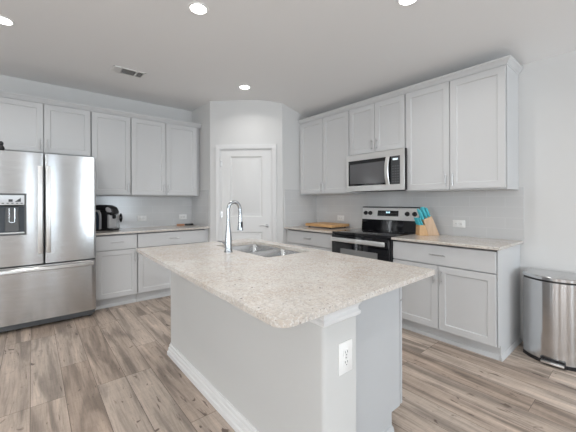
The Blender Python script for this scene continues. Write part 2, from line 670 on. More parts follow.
def upper(label, W, z0, z1, loc, rz, D=.365, ndoor=2, hside='c', group=None, rg=.006, split=None):
    t = thing('upper_cabinet', label, 'cabinet', (loc[0], loc[1], z0), rz, group)
    H = z1 - z0
    obj('body', B().box(.001, W - .001, DT + .014, D - .002, 0, H), M['cab'], t, .0015)
    if ndoor == 2:
        c = split or W / 2
        shaker(t, rg, c - .003, .012, H - .012, c - .032, .10)
        shaker(t, c + .003, W - rg, .012, H - .012, c + .032, .10)
    else:
        hx = W - rg - .03 if hside == 'r' else rg + .03
        shaker(t, rg, W - rg, .012, H - .012, hx, .10)
    return t


def base(label, W, loc, rz, ndoor=2, hside='c', D=.61, group=None, rg=.006, right_end=False):
    t = thing('base_cabinet', label, 'cabinet', loc, rz, group)
    H = .889
    b = B()
    TK = .075
    b.prism([(DT + .014, .115), (D - .002, .115), (D - .002, H), (DT + .09, H), (DT + .09, H - .017), (DT + .014, H - .017)], .001, W - .001, 'x')
    obj('body', b, M['cab'], t, .0015)
    b = B().box(.002, W - .002, TK, TK + .018, 0, .115)
    b.prism([(TK - .016, 0), (TK, 0), (TK, .035), (TK - .006, .033), (TK - .013, .022)], .002, W + (.001 if right_end else -.002), 'x')
    obj('toe_kick', b, M['cab'], t)
    if right_end:
        obj('end_panel', B().prism([(DT + .001, .115), (TK, .115), (TK, 0), (D - .002, 0), (D - .002, H), (DT + .001, H)], W - .001, W + .006, 'x'), M['cab'], t, .001)
        obj('shoe_molding', B().prism([(0, 0), (.016, 0), (.013, .022), (.006, .033), (0, .035)], TK - .016, D - .02, 'y').xform(Matrix.Translation((W + .006, 0, 0))), M['cab'], t)
    drawer(t, rg, W - rg, .70, H - .016)
    if ndoor == 2:
        c = W / 2
        shaker(t, rg, c - .003, .122, .692, c - .032, .60)
        shaker(t, c + .003, W - rg, .122, .692, c + .032, .60)
    else:
        hx = W - rg - .03 if hside == 'r' else rg + .03
        shaker(t, rg, W - rg, .122, .692, hx, .60)
    return t


GU = 'wall cabinets'
GB = 'base cabinets'
# refrigerator wall: local x = world X, front plane Y
FYU, FYB = 4.445, 4.20
ZU0, ZU1 = 1.366, 2.408
upper('pale grey two door wall cabinet above the refrigerator', .914, 1.83, ZU1, (-.358, FYU), 0, group=GU)
upper('tall single door wall cabinet just right of the refrigerator', .446, ZU0, ZU1, (.556, FYU), 0, ndoor=1, hside='r', group=GU)
tu = upper('tall two door wall cabinet left of the pantry corner, above the counter', .914, ZU0, ZU1, (1.002, FYU), 0, group=GU, split=.452)
obj('filler_strip', B().box(.914, .979, DT + .04, .05 + DT + .04, 0, ZU1 - ZU0), M['cab'], tu)
base('single door base cabinet below the coffee maker, right of the refrigerator', .456, (.563, FYB, 0), 0, 1, 'r', group=GB)
tb = base('wide two door base cabinet left of the pantry corner', .914, (1.019, FYB, 0), 0, group=GB)
obj('filler_strip', B().box(.914, .963, DT + .004, DT + .05, 0, .889), M['cab'], tb)
# range wall: local x runs from the corner towards the camera
RXU, RXB = 3.062, 2.80
ZR0, ZR1 = 1.378, 2.432
DU = XR - RXU - .0
tr = upper('two door wall cabinet in the corner right of the pantry', .914, ZR0, ZR1, (RXU, 3.392), R90, DU, group=GU)
obj('filler_strip', B().box(-.027, 0, DT, DT + .03, 0, ZR1 - ZR0), M['cab'], tr)
upper('short two door wall cabinet above the microwave', .758, 1.838, ZR1, (RXU, 2.478), R90, DU, group=GU)
upper('wide two door wall cabinet right of the microwave', .911, ZR0, ZR1, (RXU, 1.720), R90, DU, group=GU)
tb = base('two door base cabinet in the corner left of the range', .89, (RXB, 3.392, 0), R90, D=.63, group=GB)
obj('filler_strip', B().box(-.027, 0, DT + .004, DT + .05, 0, .889), M['cab'], tb)
base('two door base cabinet right of the range, its end panel facing the trash can', .908, (RXB, 1.714, 0), R90, D=.63, group=GB, right_end=True)

# crown mouldings over the wall cabinets
def crown(z):
    return [(-.02, z), (.004, z), (.006, z + .010), (.012, z + .014), (.016, z + .026), (.026, z + .040), (.034, z + .046), (.036, z + .058), (-.02, z + .058)]


struct('trim_3', B().sweep(crown(ZU1 - .004), [(-.36, FYU + .02, 0, -1), (XP - .002, FYU + .02, 0, -1)]), M['cab'], label='crown molding over the refrigerator wall cabinets')
YE = 1.720 - .911
struct('trim_4', B().sweep(crown(ZR1 - .004), [(RXU + .02, YP - .002, -1, 0), (RXU + .02, YE, -1, -1), (XR - .002, YE, 0, -1)]), M['cab'], label='crown molding over the range wall cabinets')

# countertops
CT0, CT1 = .890, .914


def slab(b):
    return b


tag(obj('countertop', B().prism([(.546, 4.168), (XP - .001, 4.168), (XP - .001, YB - .001), (.546, YB - .001)], CT0, CT1), M['granite'], None, .004),
    'beige granite countertop on the refrigerator wall, under the coffee maker', 'countertop')
tag(obj('countertop', B().prism([(2.768, 2.500), (XR - .001, 2.500), (XR - .001, YP - .001), (2.768, YP - .001)], CT0, CT1), M['granite'], None, .004),
    'beige granite countertop left of the range, under the cutting board', 'countertop')
tag(obj('countertop', B().prism([(2.768, .776), (XR - .001, .776), (XR - .001, 1.710), (2.768, 1.710)], CT0, CT1), M['granite'], None, .004),
    'beige granite countertop right of the range, under the knife block', 'countertop')

# ------------------------------------------------------------------ refrigerator
FW = .912
FX0 = .547 - FW
fr = thing('refrigerator', 'stainless steel french door refrigerator with a water dispenser', 'refrigerator', (FX0, 4.0, 0))
SE = .0925 - FX0   # seam
FD = .80
obj('body', B().box(.004, FW - .004, .075, FD, .03, 1.765), M['gasket'], fr, .004)


def curved_door(x0, x1, z0, z1, bulge=.012, hole=None, r=.012):
    """door panel with a gently bowed front across the whole width"""
    bm = bmesh.new()
    n = 18
    xs = [x0 + (x1 - x0) * i / n for i in range(n + 1)]
    if hole:
        xs = sorted(set([x for x in xs if min(abs(x - hole[0]), abs(x - hole[1])) > .012] + [hole[0], hole[1]]))
    zs = [z0, z1] if not hole else [z0, hole[2], hole[3], z1]

    def fy(x):
        u = (x - FW / 2) / (FW / 2)
        y = bulge * u * u
        for e in (x0, x1):       # rolled edges
            d = abs(x - e)
            if d < r:
                y += r - math.sqrt(max(r * r - (r - d) ** 2, 0))
        return y
    xs = sorted(set(xs + [x0 + r * k for k in (.15, .5, 1)] + [x1 - r * k for k in (.15, .5, 1)]))
    g = {(i, j): bm.verts.new((x, fy(x), z)) for i, x in enumerate(xs) for j, z in enumerate(zs)}
    for i in range(len(xs) - 1):
        for j in range(len(zs) - 1):
            cx, cz = (xs[i] + xs[i + 1]) / 2, (zs[j] + zs[j + 1]) / 2
            if hole and hole[0] < cx < hole[1] and hole[2] < cz < hole[3]:
                continue
            bm.faces.new((g[i, j], g[i + 1, j], g[i + 1, j + 1], g[i, j + 1]))
    nb = len(xs) - 1
    bk = {k: bm.verts.new((x, .068, z)) for k, (x, z) in {'a': (x0, z0), 'b': (x1, z0), 'c': (x1, z1), 'd': (x0, z1)}.items()}
    bm.faces.new((bk['d'], bk['c'], bk['b'], bk['a']))
    top = len(zs) - 1
    bm.faces.new([g[i, 0] for i in range(nb, -1, -1)] + [bk['a'], bk['b']])
    bm.faces.new([g[i, top] for i in range(nb + 1)] + [bk['c'], bk['d']])
    bm.faces.new([g[0, j] for j in range(top + 1)] + [bk['d'], bk['a']])
    bm.faces.new([g[nb, j] for j in range(top, -1, -1)] + [bk['b'], bk['c']])
    return bm


HX0, HX1, HZ0, HZ1 = .075, -.058 - FX0, .968, 1.352
ld = obj('door', curved_door(.002, SE - .004, .655, 1.775, hole=(HX0, HX1, HZ0, HZ1)), M['steel'], fr)
rd = obj('door', curved_door(SE + .004, FW - .002, .655, 1.775), M['steel'], fr)
fz = obj('freezer_drawer', curved_door(.002, FW - .002, .085, .640), M['steel'], fr)
# flat full-length door handles either side of the seam
for d_, xa, xb in ((ld, SE - .052, SE - .013), (rd, SE + .013, SE + .052)):
    b = B().rbox(xa, xb, -.050, -.034, .765, 1.645, .006)
    b.rbox(xa + .008, xb - .008, -.04, .012, .785, .825, .004).rbox(xa + .008, xb - .008, -.04, .012, 1.585, 1.625, .004)
    obj('handle', b, M['steelr'], d_)
# freezer handle: bowed horizontal bar
bm = bmesh.new()
prof = [(-.042, .588), (-.050, .596), (-.050, .618), (-.042, .626), (-.030, .622), (-.030, .592)]
rows = []
for i in range(25):
    u = -1 + 2 * i / 24
    x = FW / 2 + u * (FW / 2 - .03)
    rows.append([bm.verts.new((x, y + .022 * u * u - .004, z)) for y, z in prof])
for i in range(24):
    for k in range(6):
        bm.faces.new((rows[i][k], rows[i][(k + 1) % 6], rows[i + 1][(k + 1) % 6], rows[i + 1][k]))
bm.faces.new(rows[0])
bm.faces.new(rows[-1][::-1])
q = B()
q.bm.free()
q.bm = bm
for x in (.07, FW - .07):
    q.rbox(x - .012, x + .012, -.02, .02, .594, .62, .004)
obj('handle', q, M['steelr'], fz)
# dispenser set in the left door
dp = obj('dispenser_frame', B().box(HX0 - .012, HX0 + .004, -.004, .05, HZ0 - .012, HZ1 + .012).box(HX1 - .004, HX1 + .012, -.004, .05, HZ0 - .012, HZ1 + .012)
         .box(HX0, HX1, -.004, .05, HZ0 - .012, HZ0 + .006).box(HX0, HX1, -.004, .05, HZ1 - .006, HZ1 + .012), M['gasket'], fr, .002)
obj('control_panel', B().prism([(.0, HZ1 - .006), (.0, HZ1 - .02), (.006, HZ1 - .10), (.05, HZ1 - .115), (.05, HZ1 - .006)], HX0 + .004, HX1 - .004, 'x'), M['nickel'], dp)
b = B()
for i in range(6):
    b.box(HX0 + .03 + i * .034, HX0 + .046 + i * .034, .0005, .010, HZ1 - .088, HZ1 - .080)
b.prism([(HX1 - .075, HZ1 - .07), (HX1 - .03, HZ1 - .07), (HX1 - .03, HZ1 - .03)], -.0005, .006, 'y')
b.box(HX1 - .12, HX1 - .09, -.0005, .006, HZ1 - .07, HZ1 - .045)
obj('control_icons', b, M['dark'], dp)
b = B().box(HX0 + .004, HX1 - .004, .055, .062, HZ0 + .006, HZ1 - .1).box(HX0 + .004, HX0 + .008, .0, .06, HZ0 + .006, HZ1 - .1).box(HX1 - .008, HX1 - .004, .0, .06, HZ0 + .006, HZ1 - .1)
obj('dispenser_recess', b, mat('recess_blue_grey', (.045, .055, .068), .3), dp)
xm = (HX0 + HX1) / 2 + .02
b = B().prism([(xm - .055, HZ0 + .02), (xm + .055, HZ0 + .02), (xm + .047, HZ1 - .12), (xm - .047, HZ1 - .12)], .028, .054, 'y')
obj('dispenser_paddle', b, M['gasket'], dp, .006)
b = B().box(xm - .024, xm - .016, .02, .03, HZ0 + .11, HZ1 - .13).box(xm + .016, xm + .024, .02, .03, HZ0 + .11, HZ1 - .13).box(xm - .024, xm + .024, .02, .03, HZ0 + .11, HZ0 + .118)
obj('paddle_trim', b, M['chrome'], dp, .001)
obj('drip_tray', B().box(HX0 + .004, HX1 - .004, -.002, .055, HZ0 + .006, HZ0 + .016), M['steelr'], dp)
obj('base_grille', B().box(.02, FW - .03, .062, .10, .018, .078), M['gasket'], fr, .003)
for x in (.03, FW - .05):
    obj('foot', B().lathe([(.018, 0), (.018, .012), (.008, .014), (.008, .04)], 14, (x, .10, 0)), M['dark'], fr)
b = B()
for i, wd in enumerate((.012, .008, .010, .007, .011, .008)):
    b.box(.777 + i * .0145, .777 + i * .0145 + wd, .0085, .014, 1.668, 1.678)
obj('badge', b, M['nickel'], rd)
for x in (.05, FW - .05):
    obj('hinge_cover', B().rbox(x - .035, x + .035, .03, .13, 1.765, 1.782, .004), M['gasket'], fr)

kn = thing('ornament', 'tiny black ornament with a pale base on the refrigerator top', 'ornament', (-.236, 4.12, 1.7655))
obj('pale_base', B().lathe([(.018, 0), (.02, .006), (.014, .018)], 16), M['white'], kn)
obj('black_body', B().lathe([(.014, .018), (.025, .03), (.027, .05), (.018, .068), (.013, .074), (.019, .086), (.017, .104), (.004, .114)], 18), M['black'], kn)

# ------------------------------------------------------------------ range
RY = 2.495
RW = .778
rg = thing('range', 'freestanding electric range with black oven door and steel controls', 'range', (2.752, RY, 0), R90)
RD = XR - TH - 2.752 - .004
obj('body', B().box(.004, RW - .004, .05, RD, .03, .895), M['dark'], rg, .003)
obj('cooktop', B().rbox(0, RW, .012, RD - .06, .893, .922, .006), M['blackglass'], rg)
ctp = rg.children[-1]
for bx, by, r in ((.20, .18, .10), (.57, .18, .085), (.20, .42, .08), (.57, .42, .11)):
    b = B()
    for rr in (r, r * .62):
        n = 40
        v0 = [b.bm.verts.new((bx + rr * math.cos(2 * PI * k / n), by + rr * math.sin(2 * PI * k / n), .9224)) for k in range(n)]
        v1 = [b.bm.verts.new((bx + (rr - .003) * math.cos(2 * PI * k / n), by + (rr - .003) * math.sin(2 * PI * k / n), .9224)) for k in range(n)]
        for k in range(n):
            b.bm.faces.new((v0[k], v0[(k + 1) % n], v1[(k + 1) % n], v1[k]))
    obj('burner_ring', b, M['gasket'], ctp)
od = obj('oven_door', B().rbox(.006, RW - .006, .0, .05, .30, .888, .005), M['blackglass'], rg)
obj('oven_window', B().box(.14, RW - .14, -.001, .004, .42, .735), mat('oven_glass', (.24, .245, .245), .12, spec=.7), od)
b = B().rbox(.03, RW - .03, -.052, -.034, .815, .862, .006)
for x in (.07, RW - .07):
    b.rbox(x - .015, x + .015, -.038, .004, .822, .855, .003)
obj('oven_handle', b, M['panel_steel'], od)
dr = obj('storage_drawer', B().rbox(.006, RW - .006, .004, .05, .07, .29, .005), M['blackglass'], rg)
for x in (.06, RW - .06):
    for y in (.12, RD - .1):
        obj('foot', B().lathe([(.02, 0), (.02, .03)], 12, (x, y, 0)), M['black'], rg)
BY0 = RD - .075
obj('backguard_base', B().prism([(BY0 - .005, .92), (BY0 + .01, 1.05), (RD, 1.05), (RD, .90), (BY0 - .005, .90)], 0, RW, 'x'), M['blackglass'], rg, .003)
bgp = obj('control_panel', B().prism([(BY0 + .004, 1.048), (BY0 + .026, 1.198), (RD, 1.205), (RD, 1.048)], 0, RW, 'x'), M['panel_steel'], rg, .003)
obj('top_cap', B().prism([(BY0 + .022, 1.196), (BY0 + .028, 1.207), (RD, 1.21), (RD, 1.2)], -.002, RW + .002, 'x'), M['dark'], bgp)
obj('side_cap', B().prism([(BY0 + .002, 1.05), (BY0 + .024, 1.196), (RD, 1.2), (RD, 1.05)], RW - .002, RW + .002, 'x'), M['dark'], bgp)
sl = .022 / .15


def onbg(z):
    return BY0 + .004 + (z - 1.048) * sl


obj('display', B().prism([(onbg(1.095) - .003, 1.095), (onbg(1.163) - .003, 1.163), (onbg(1.163) + .01, 1.163), (onbg(1.095) + .01, 1.095)], .235, .52, 'x'), M['blackglass'], bgp)
b = B()
for i, x in enumerate((.356, .368, .386, .398)):
    b.prism([(onbg(1.132) - .0045, 1.132), (onbg(1.15) - .0045, 1.15), (onbg(1.15), 1.15), (onbg(1.132), 1.132)], x, x + .008, 'x')
obj('clock_digits', b, M['digits'], bgp)
b = B()
for r_ in range(2):
    for i in range(5):
        for x in (.248 + i * .02, .42 + i * .019):
            z = 1.104 + r_ * .022
            b.prism([(onbg(z) - .0038, z), (onbg(z + .006) - .0038, z + .006), (onbg(z + .006), z + .006), (onbg(z), z)], x, x + .010, 'x')
obj('key_print', b, M['gasket'], bgp)
for x in (.058, .128, .635, .725):
    z = 1.128
    b = B().lathe([(.027, .0), (.027, -.006), (.022, -.010), (.020, -.028), (.016, -.032)], 20, (x, onbg(z), z), 'y').box(x - .004, x + .004, onbg(z) - .036, onbg(z) - .02, z - .018, z + .018)
    obj('knob', b, M['black'], bgp)

# ------------------------------------------------------------------ microwave
MY0, MW = 2.474, .790
MZ0, MZ1 = 1.398, 1.837
mw = thing('microwave', 'stainless steel microwave hung over the range', 'microwave', (3.005, MY0, MZ0), R90)
MH = MZ1 - MZ0
MD = XR - TH - 3.005 - .003
obj('body', B().box(.002, MW - .046, .035, MD, .012, MH), M['dark'], mw, .003)
md = obj('door', panel_slab(0, MW - .012, 0, MH, 0, .034, [(.03, MW - .06, .062, MH - .068)], .003, .003), M['panel_steel'], mw, .002)
obj('right_edge', B().box(MW - .011, MW, .004, .034, 0, MH), M['black'], mw)
obj('glass_front', B().box(.033, .618, .0012, .0032, .065, MH - .071), M['blackglass'], md)
obj('window', B().box(.058, .545, -.0004, .0025, .088, MH - .112), mat('microwave_window', (.11, .11, .115), .14, spec=.7), md)
kp = obj('keypad', B().box(.6185, .724, .0012, .0032, .065, MH - .071), M['dark'], md)
b = B()
for i in range(7):
    for j in range(3):
        b.box((.634) + j * .03, (.634) + .02 + j * .03, -.0002, .002, .085 + i * .028, .097 + i * .028)
obj('key_print', b, M['gasket'], kp)
obj('clock_digits', B().box(.64, .70, -.0002, .002, MH - .115, MH - .095), M['mdigits'], kp)
pts = []
b = B()
for i in range(13):
    u = -1 + 2 * i / 12
    pts.append((u, -.048 + .03 * u * u))
bm = bmesh.new()
rows = []
for u, y in pts:
    z = MH / 2 - .005 + u * .150
    rows.append([bm.verts.new((MW - .198 + dx, y + dy, z)) for dx, dy in ((-.024, 0), (-.018, -.009), (.018, -.009), (.024, 0), (.010, .008), (-.010, .008))])
for i in range(12):
    for k in range(6):
        bm.faces.new((rows[i][k], rows[i][(k + 1) % 6], rows[i + 1][(k + 1) % 6], rows[i + 1][k]))
bm.faces.new(rows[0])
bm.faces.new(rows[-1][::-1])
q = B()
q.bm.free()
q.bm = bm
for u in (-.93, .93):
    z = MH / 2 - .005 + u * .15
    q.box(MW - .206, MW - .190, -.026, .004, z - .008, z + .008)
obj('handle', q, M['panel_steel'], md)
b = B().box(.04, MW - .05, .06, MD - .05, 0, .012)
obj('vent_grille', b, M['gasket'], mw)

# ------------------------------------------------------------------ island
il = thing('kitchen_island', 'pale grey kitchen island base with paneled end and white post', 'island', (0, 0, 0))
KX0, KX1, KY1 = .885, 1.00, 2.598
PX1, PY0 = 1.088, .845
obj('knee_wall', B().box(KX0, KX1, .98, KY1, 0, CT0), M['drywall'], il)
post = obj('post', B().prism([(KX0 + .018, PY0), (PX1, PY0), (PX1, .98), (KX0, .98), (KX0, PY0 + .018), (KX0 + .002, PY0 + .009), (KX0 + .009, PY0 + .002)], 0, CT0), M['drywall'], il)


def ring(prof, x0, x1, y0, y1):
    """moulding round the near end and the left of a block: left side, front, right side"""
    return B().sweep(prof, [(x0, y1, -1, 0), (x0, y0, -1, -1), (x1, y0, 1, -1), (x1, .935, 1, 0)])


cp = [(0, .778), (.010, .778), (.015, .784), (.015, .797), (.008, .804), (.008, .818), (.018, .832), (.024, .850), (.024, CT0 - .0005), (0, CT0 - .0005)]
obj('capital', ring(cp, KX0, PX1, PY0, .985), M['trim'], il)
bp = [(0, 0), (.024, 0), (.024, .030), (.016, .036), (.016, .060), (.010, .066), (.010, .084), (.004, .090), (.004, .1), (0, .1)]
obj('baseboard', B().sweep(bp, [(KX1, KY1, 0, 1), (KX0, KY1, -1, 1), (KX0, PY0, -1, -1), (PX1, PY0, 1, -1), (PX1, .937, 1, 0)]), M['trim'], il)
PYP = .942
CF = 1.612
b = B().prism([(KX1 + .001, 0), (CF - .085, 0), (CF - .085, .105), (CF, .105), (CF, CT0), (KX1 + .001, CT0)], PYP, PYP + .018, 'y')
obj('end_panel', b, M['islcab_shaded'], il, .001)
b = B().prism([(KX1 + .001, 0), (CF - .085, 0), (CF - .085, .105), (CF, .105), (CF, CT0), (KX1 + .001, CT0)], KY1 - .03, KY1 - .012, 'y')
obj('end_panel', b, M['islcab_shaded'], il, .001)
obj('shoe_molding', B().sweep([(0, 0), (.016, 0), (.013, .022), (.006, .033), (0, .035)], [(PX1 + .021, PYP, 0, -1), (CF - .085, PYP, 0, -1)]), M['islcab_shaded'], il)
obj('toe_kick', B().box(CF - .103, CF - .086, PYP + .018, KY1 - .03, 0, .105), M['islcab_shaded'], il)
obj('cabinet_floor', B().box(KX1 + .001, CF, PYP + .018, KY1 - .03, .105, .123), M['islcab_shaded'], il)
# cabinet fronts face the range
yy = [PYP - .004, PYP + .46, PYP + .46 + .60, KY1 - .014]
for i in range(3):
    a0, a1 = yy[i] + .004, yy[i + 1] - .004
    m4 = Matrix(((0, -1, 0, CF + DT + .006), (1, 0, 0, 0), (0, 0, 1, 0), (0, 0, 0, 1)))
    if i == 1:
        c = (a0 + a1) / 2
        spans = [(a0, c - .002, c - .03), (c + .002, a1, c + .03)]
    else:
        spans = [(a0, a1, a1 - .03 if i == 0 else a0 + .03)]
    bm = B().box(a0, a1, 0, DT - .001, .71, .862).xform(m4)
    d = obj('drawer_front', bm, M['islcab_shaded'], il, .002)
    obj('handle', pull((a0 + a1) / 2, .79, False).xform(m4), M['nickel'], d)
    for s0, s1, hx in spans:
        bm = panel_slab(s0, s1, .112, .702, 0, DT - .001, [(s0 + FR, s1 - FR, .112 + FR, .702 - FR)], .009, .004)
        bmesh.ops.transform(bm, matrix=m4, verts=bm.verts[:])
        d = obj('door', bm, M['islcab_shaded'], il, .0018)
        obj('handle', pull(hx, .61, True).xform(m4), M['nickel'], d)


def rrect(x0, x1, y0, y1, r, n=6):
    rs = r if isinstance(r, (list, tuple)) else [r] * 4
    out = []
    for (cx, cy, a), q in zip(((x0, y0, PI), (x1, y0, 1.5 * PI), (x1, y1, 0), (x0, y1, .5 * PI)), rs):
        sx = 1 if cx == x0 else -1
        sy = 1 if cy == y0 else -1
        for k in range(n + 1):
            t = a + PI / 2 * k / n
            out.append((cx + sx * q + q * math.cos(t), cy + sy * q + q * math.sin(t)))
    return out


SX0, SX1, SY0, SY1 = 1.162, 1.560, 1.605, 2.350


def rquad(c, rs, n=6):
    out = []
    for i in range(4):
        p, a, b_ = Vector(c[i]), Vector(c[i - 1]), Vector(c[(i + 1) % 4])
        u, v = (a - p).normalized(), (b_ - p).normalized()
        p0, p1 = p + u * rs[i], p + v * rs[i]
        for k in range(n + 1):
            t = k / n
            w_ = math.cos(PI / 4)          # rational quadratic arc
            d = (1 - t) ** 2 + 2 * w_ * t * (1 - t) + t * t
            q = (p0 * (1 - t) ** 2 + p * (2 * w_ * t * (1 - t)) + p1 * t * t) / d
            out.append((q.x, q.y))
    return out


bm = bmesh.new()
loops = []
for pts in (rquad([(.560, .708), (1.622, .740), (1.680, 2.580), (.618, 2.602)], [.055, .02, .02, .02]), rrect(SX0, SX1, SY0, SY1, .03)):
    vs = [bm.verts.new((x, y, CT1)) for x, y in pts]
    es = [bm.edges.new((vs[i], vs[(i + 1) % len(vs)])) for i in range(len(vs))]
    loops += es
bmesh.ops.triangle_fill(bm, edges=loops, use_beauty=True)
fs = bm.faces[:]
ex = bmesh.ops.extrude_face_region(bm, geom=fs)
bmesh.ops.translate(bm, vec=(0, 0, CT0 - CT1), verts=[v for v in ex['geom'] if isinstance(v, bmesh.types.BMVert)])
tag(obj('countertop', bm, M['granite'], None, .004), 'large beige granite island countertop with a sink cutout', 'countertop')

# sink
sk = thing('sink', 'double bowl stainless sink set into the island countertop', 'sink', (0, 0, 0))


def bowl(x0, x1, y0, y1, zt, zb, flange):
    b = bmesh.new()
    rows = []
    for ins, z, r in ((-flange, zt, .04), (0, zt, .03), (.004, zt - .012, .03), (.012, zb + .03, .03), (.04, zb, .02)):
        rows.append([b.verts.new((x, y, z)) for x, y in rrect(x0 + ins, x1 - ins, y0 + ins, y1 - ins, max(r, .005))])
    for i in range(len(rows) - 1):
        n = len(rows[i])
        for k in range(n):
            b.faces.new((rows[i][k], rows[i][(k + 1) % n], rows[i + 1][(k + 1) % n], rows[i + 1][k]))
    b.faces.new(rows[-1])
    return b


ym = (SY0 + SY1) / 2 - .02
for y0, y1 in ((SY0 - .006, ym - .012), (ym + .012, SY1 + .006)):
    o = obj('bowl', bowl(SX0 - .006, SX1 + .006, y0, y1, CT0 - .001, CT0 - .2, .0115), M['steelsink'], sk)
    md_ = o.modifiers.new('solid', 'SOLIDIFY')
    md_.thickness = .0012
    md_.offset = 0
    cx, cy = (SX0 + SX1) / 2, (y0 + y1) / 2
    obj('drain', B().lathe([(.0, CT0 - .196), (.028, CT0 - .196), (.040, CT0 - .194), (.045, CT0 - .1985), (.0, CT0 - .1985)], 24, (cx, cy, 0)), M['chrome'], sk)

# faucet
M['faucet'] = mat('faucet_steel', (.42, .44, .46), .22, 1)
fc = thing('faucet', 'tall chrome gooseneck faucet standing beside the sink', 'faucet', (1.078, 1.965, CT1))
obj('base_ring', B().lathe([(.031, 0), (.031, .006), (.027, .010)], 28), M['faucet'], fc)
obj('body', B().lathe([(.0265, .008), (.0255, .04), (.0235, .10), (.018, .16), (.0135, .20), (.0125, .215)], 28), M['faucet'], fc)
pts = [(0, 0, .21), (0, 0, .295)]
R_ = .048
for k in range(0, 15):
    a = PI - (PI * 1.03) * k / 14
    pts.append((R_ + R_ * math.cos(a), 0, .305 + R_ * 1.12 * math.sin(a)))
pts.append((2 * R_ + .003, 0, .27))
obj('spout', B().tube(pts, .0125, 16), M['faucet'], fc)
hx = 2 * R_ + .003
obj('spray_head', B().lathe([(.0135, .275), (.0145, .265), (.0145, .215), (.020, .172), (.0215, .152), (.019, .149)], 20, (hx, 0, 0)), M['faucet'], fc)
obj('spray_button', B().rbox(hx - .006, hx + .008, -.0245, -.012, .172, .215, .003), M['black'], fc)
b = B().tube([(0, .02, .055), (0, .048, .055)], .013, 16).tube([(0, .046, .056), (-.012, .085, .066), (-.02, .115, .068)], [.009, .006, .005], 10)
obj('handle', b, M['faucet'], fc)

# island outlet and other outlets ---------------------------------------------------------
def outlet(label, loc, rz, horizontal=False, pw=.038, ph=.0615):
    t = thing('electrical_outlet', label, 'outlet', loc, rz, 'electrical outlets')
    rot = Matrix.Rotation(PI / 2 if horizontal else 0, 4, 'Y')
    obj('cover_plate', B().rbox(-pw, pw, -.006, 0, -ph, ph, .003).xform(rot), M['white'], t)
    for s in (-1, 1):
        r = obj('receptacle', B().rbox(-.017, .017, -.009, -.004, s * .021 - .015, s * .021 + .015, .003).xform(rot), M['white'], t)
        b = B()
        for x in (-.0065, .0065):
            b.box(x - .0012, x + .0012, -.0096, -.008, s * .021 - .001, s * .021 + .008)
        b.lathe([(.0025, -.0096), (.0025, -.008)], 10, (0, 0, s * .021 - .008), 'y')
        obj('slots', b.xform(rot), M['dark'], r)
    obj('screw', B().lathe([(.003, -.0095), (.003, -.005)], 10, (0, 0, 0), 'y').xform(rot), M['nickel'], t)
    return t


outlet('white upright outlet on the near post of the island', (1.013, PY0, .616), 0, False, .044, .066)
outlet('white outlet on the tile right of the knife block', (XR - TH, 1.322, 1.04), R90, True)
outlet('white outlet on the tile behind the cutting board', (XR - TH, 2.92, 1.04), R90, True)
outlet('white outlet on the tile right of the coffee maker', (1.225, YB - TH, 1.043), 0, True)
outlet('white outlet on the tile in the corner by the pantry return', (1.828, YB - TH, 1.043), 0, True)

# ------------------------------------------------------------------ ceiling fittings
def ceiling_light(loc, label, dim=1):
    t = thing('ceiling_light', label, 'ceiling light', loc, 0, 'recessed ceiling lights')
    obj('trim_ring', B().lathe([(.078, 0), (.076, -.005), (.066, -.007), (.060, -.005), (.060, 0)], 36), M['white'], t)
    obj('diffuser', B().lathe([(.059, -.001), (.059, -.006), (.045, -.010), (.025, -.012), (.0, -.0125)], 36), M['lamp'], t)
    area('lamp_light', (loc[0], loc[1], loc[2] - .02), (0, 0, 0), .13, .13, LAMP_W * dim, (1, .982, .958), 'DISK', 2.5)


ceiling_light((.972, 2.224, ZC), 'round recessed ceiling light above the island')
ceiling_light((2.086, 3.365, ZC), 'round recessed ceiling light in front of the pantry door', .42)
ceiling_light((-.182, 3.365, ZC), 'round recessed ceiling light in front of the refrigerator')
ceiling_light((2.10, 1.152, ZC), 'round recessed ceiling light in front of the range')
ceiling_light((-.182, 1.152, ZC), 'recessed ceiling light left of the camera')
ceiling_light((.972, -.5, ZC), 'recessed ceiling light behind the camera')
for x in (-1.6, 2.4):  # unseen lights added behind the camera to fill the room
    ceiling_light((x, -2.2, ZC), 'unseen recessed fill light added in the living area')
    ceiling_light((x, -3.8, ZC), 'unseen recessed fill light added in the living area')

vt = thing('ceiling_vent', 'white three section air vent on the ceiling', 'vent', (.832, 3.806, ZC), 0)
b = B()
W2, H2 = .165, .092
b.box(-W2, W2, -H2, -H2 + .016, -.008, 0).box(-W2, W2, H2 - .016, H2, -.008, 0)
for x0, x1 in ((-W2, -W2 + .018), (-.085, -.073), (.073, .085), (W2 - .018, W2)):
    b.box(x0, x1, -H2, H2, -.008, 0)
obj('frame', b, M['white'], vt, .001)
obj('duct_opening', B().box(-W2 + .015, W2 - .015, -H2 + .012, H2 - .012, -.001, -.0003), M['gasket'], vt)
for x0, x1, n, tl in ((-.147, -.085, 4, 1), (-.073, .073, 9, -1), (.085, .147, 4, -1)):
    b = B()
    for i in range(n):
        x = x0 + (i + .5) * (x1 - x0) / n
        b.prism([(x - .002 - .005 * tl, -.001), (x - .0005 - .005 * tl, -.001), (x + .002 + .005 * tl, -.009), (x + .0005 + .005 * tl, -.009)], -H2 + .014, H2 - .014, 'y')
    obj('louver_bank', b, M['white'], vt)

# ------------------------------------------------------------------ trash can
tc_ = thing('trash_can', 'stainless steel step trash can standing against the wall', 'trash can', (3.408, .515, 0), R90)
TW, TD = .42, .335


def dshape(ins=0, n=20):
    """flat back at y=0, bowed front at -y"""
    w2 = TW / 2 - ins
    side = -.235
    pts = [(-w2, -ins), (-w2, side)]
    for k in range(1, n):
        u = -1 + 2 * k / n
        pts.append((w2 * u, side - (TD - .235 - ins) * (1 - abs(u) ** 2.2)))
    pts += [(w2, side), (w2, -ins)]
    return pts[::-1]


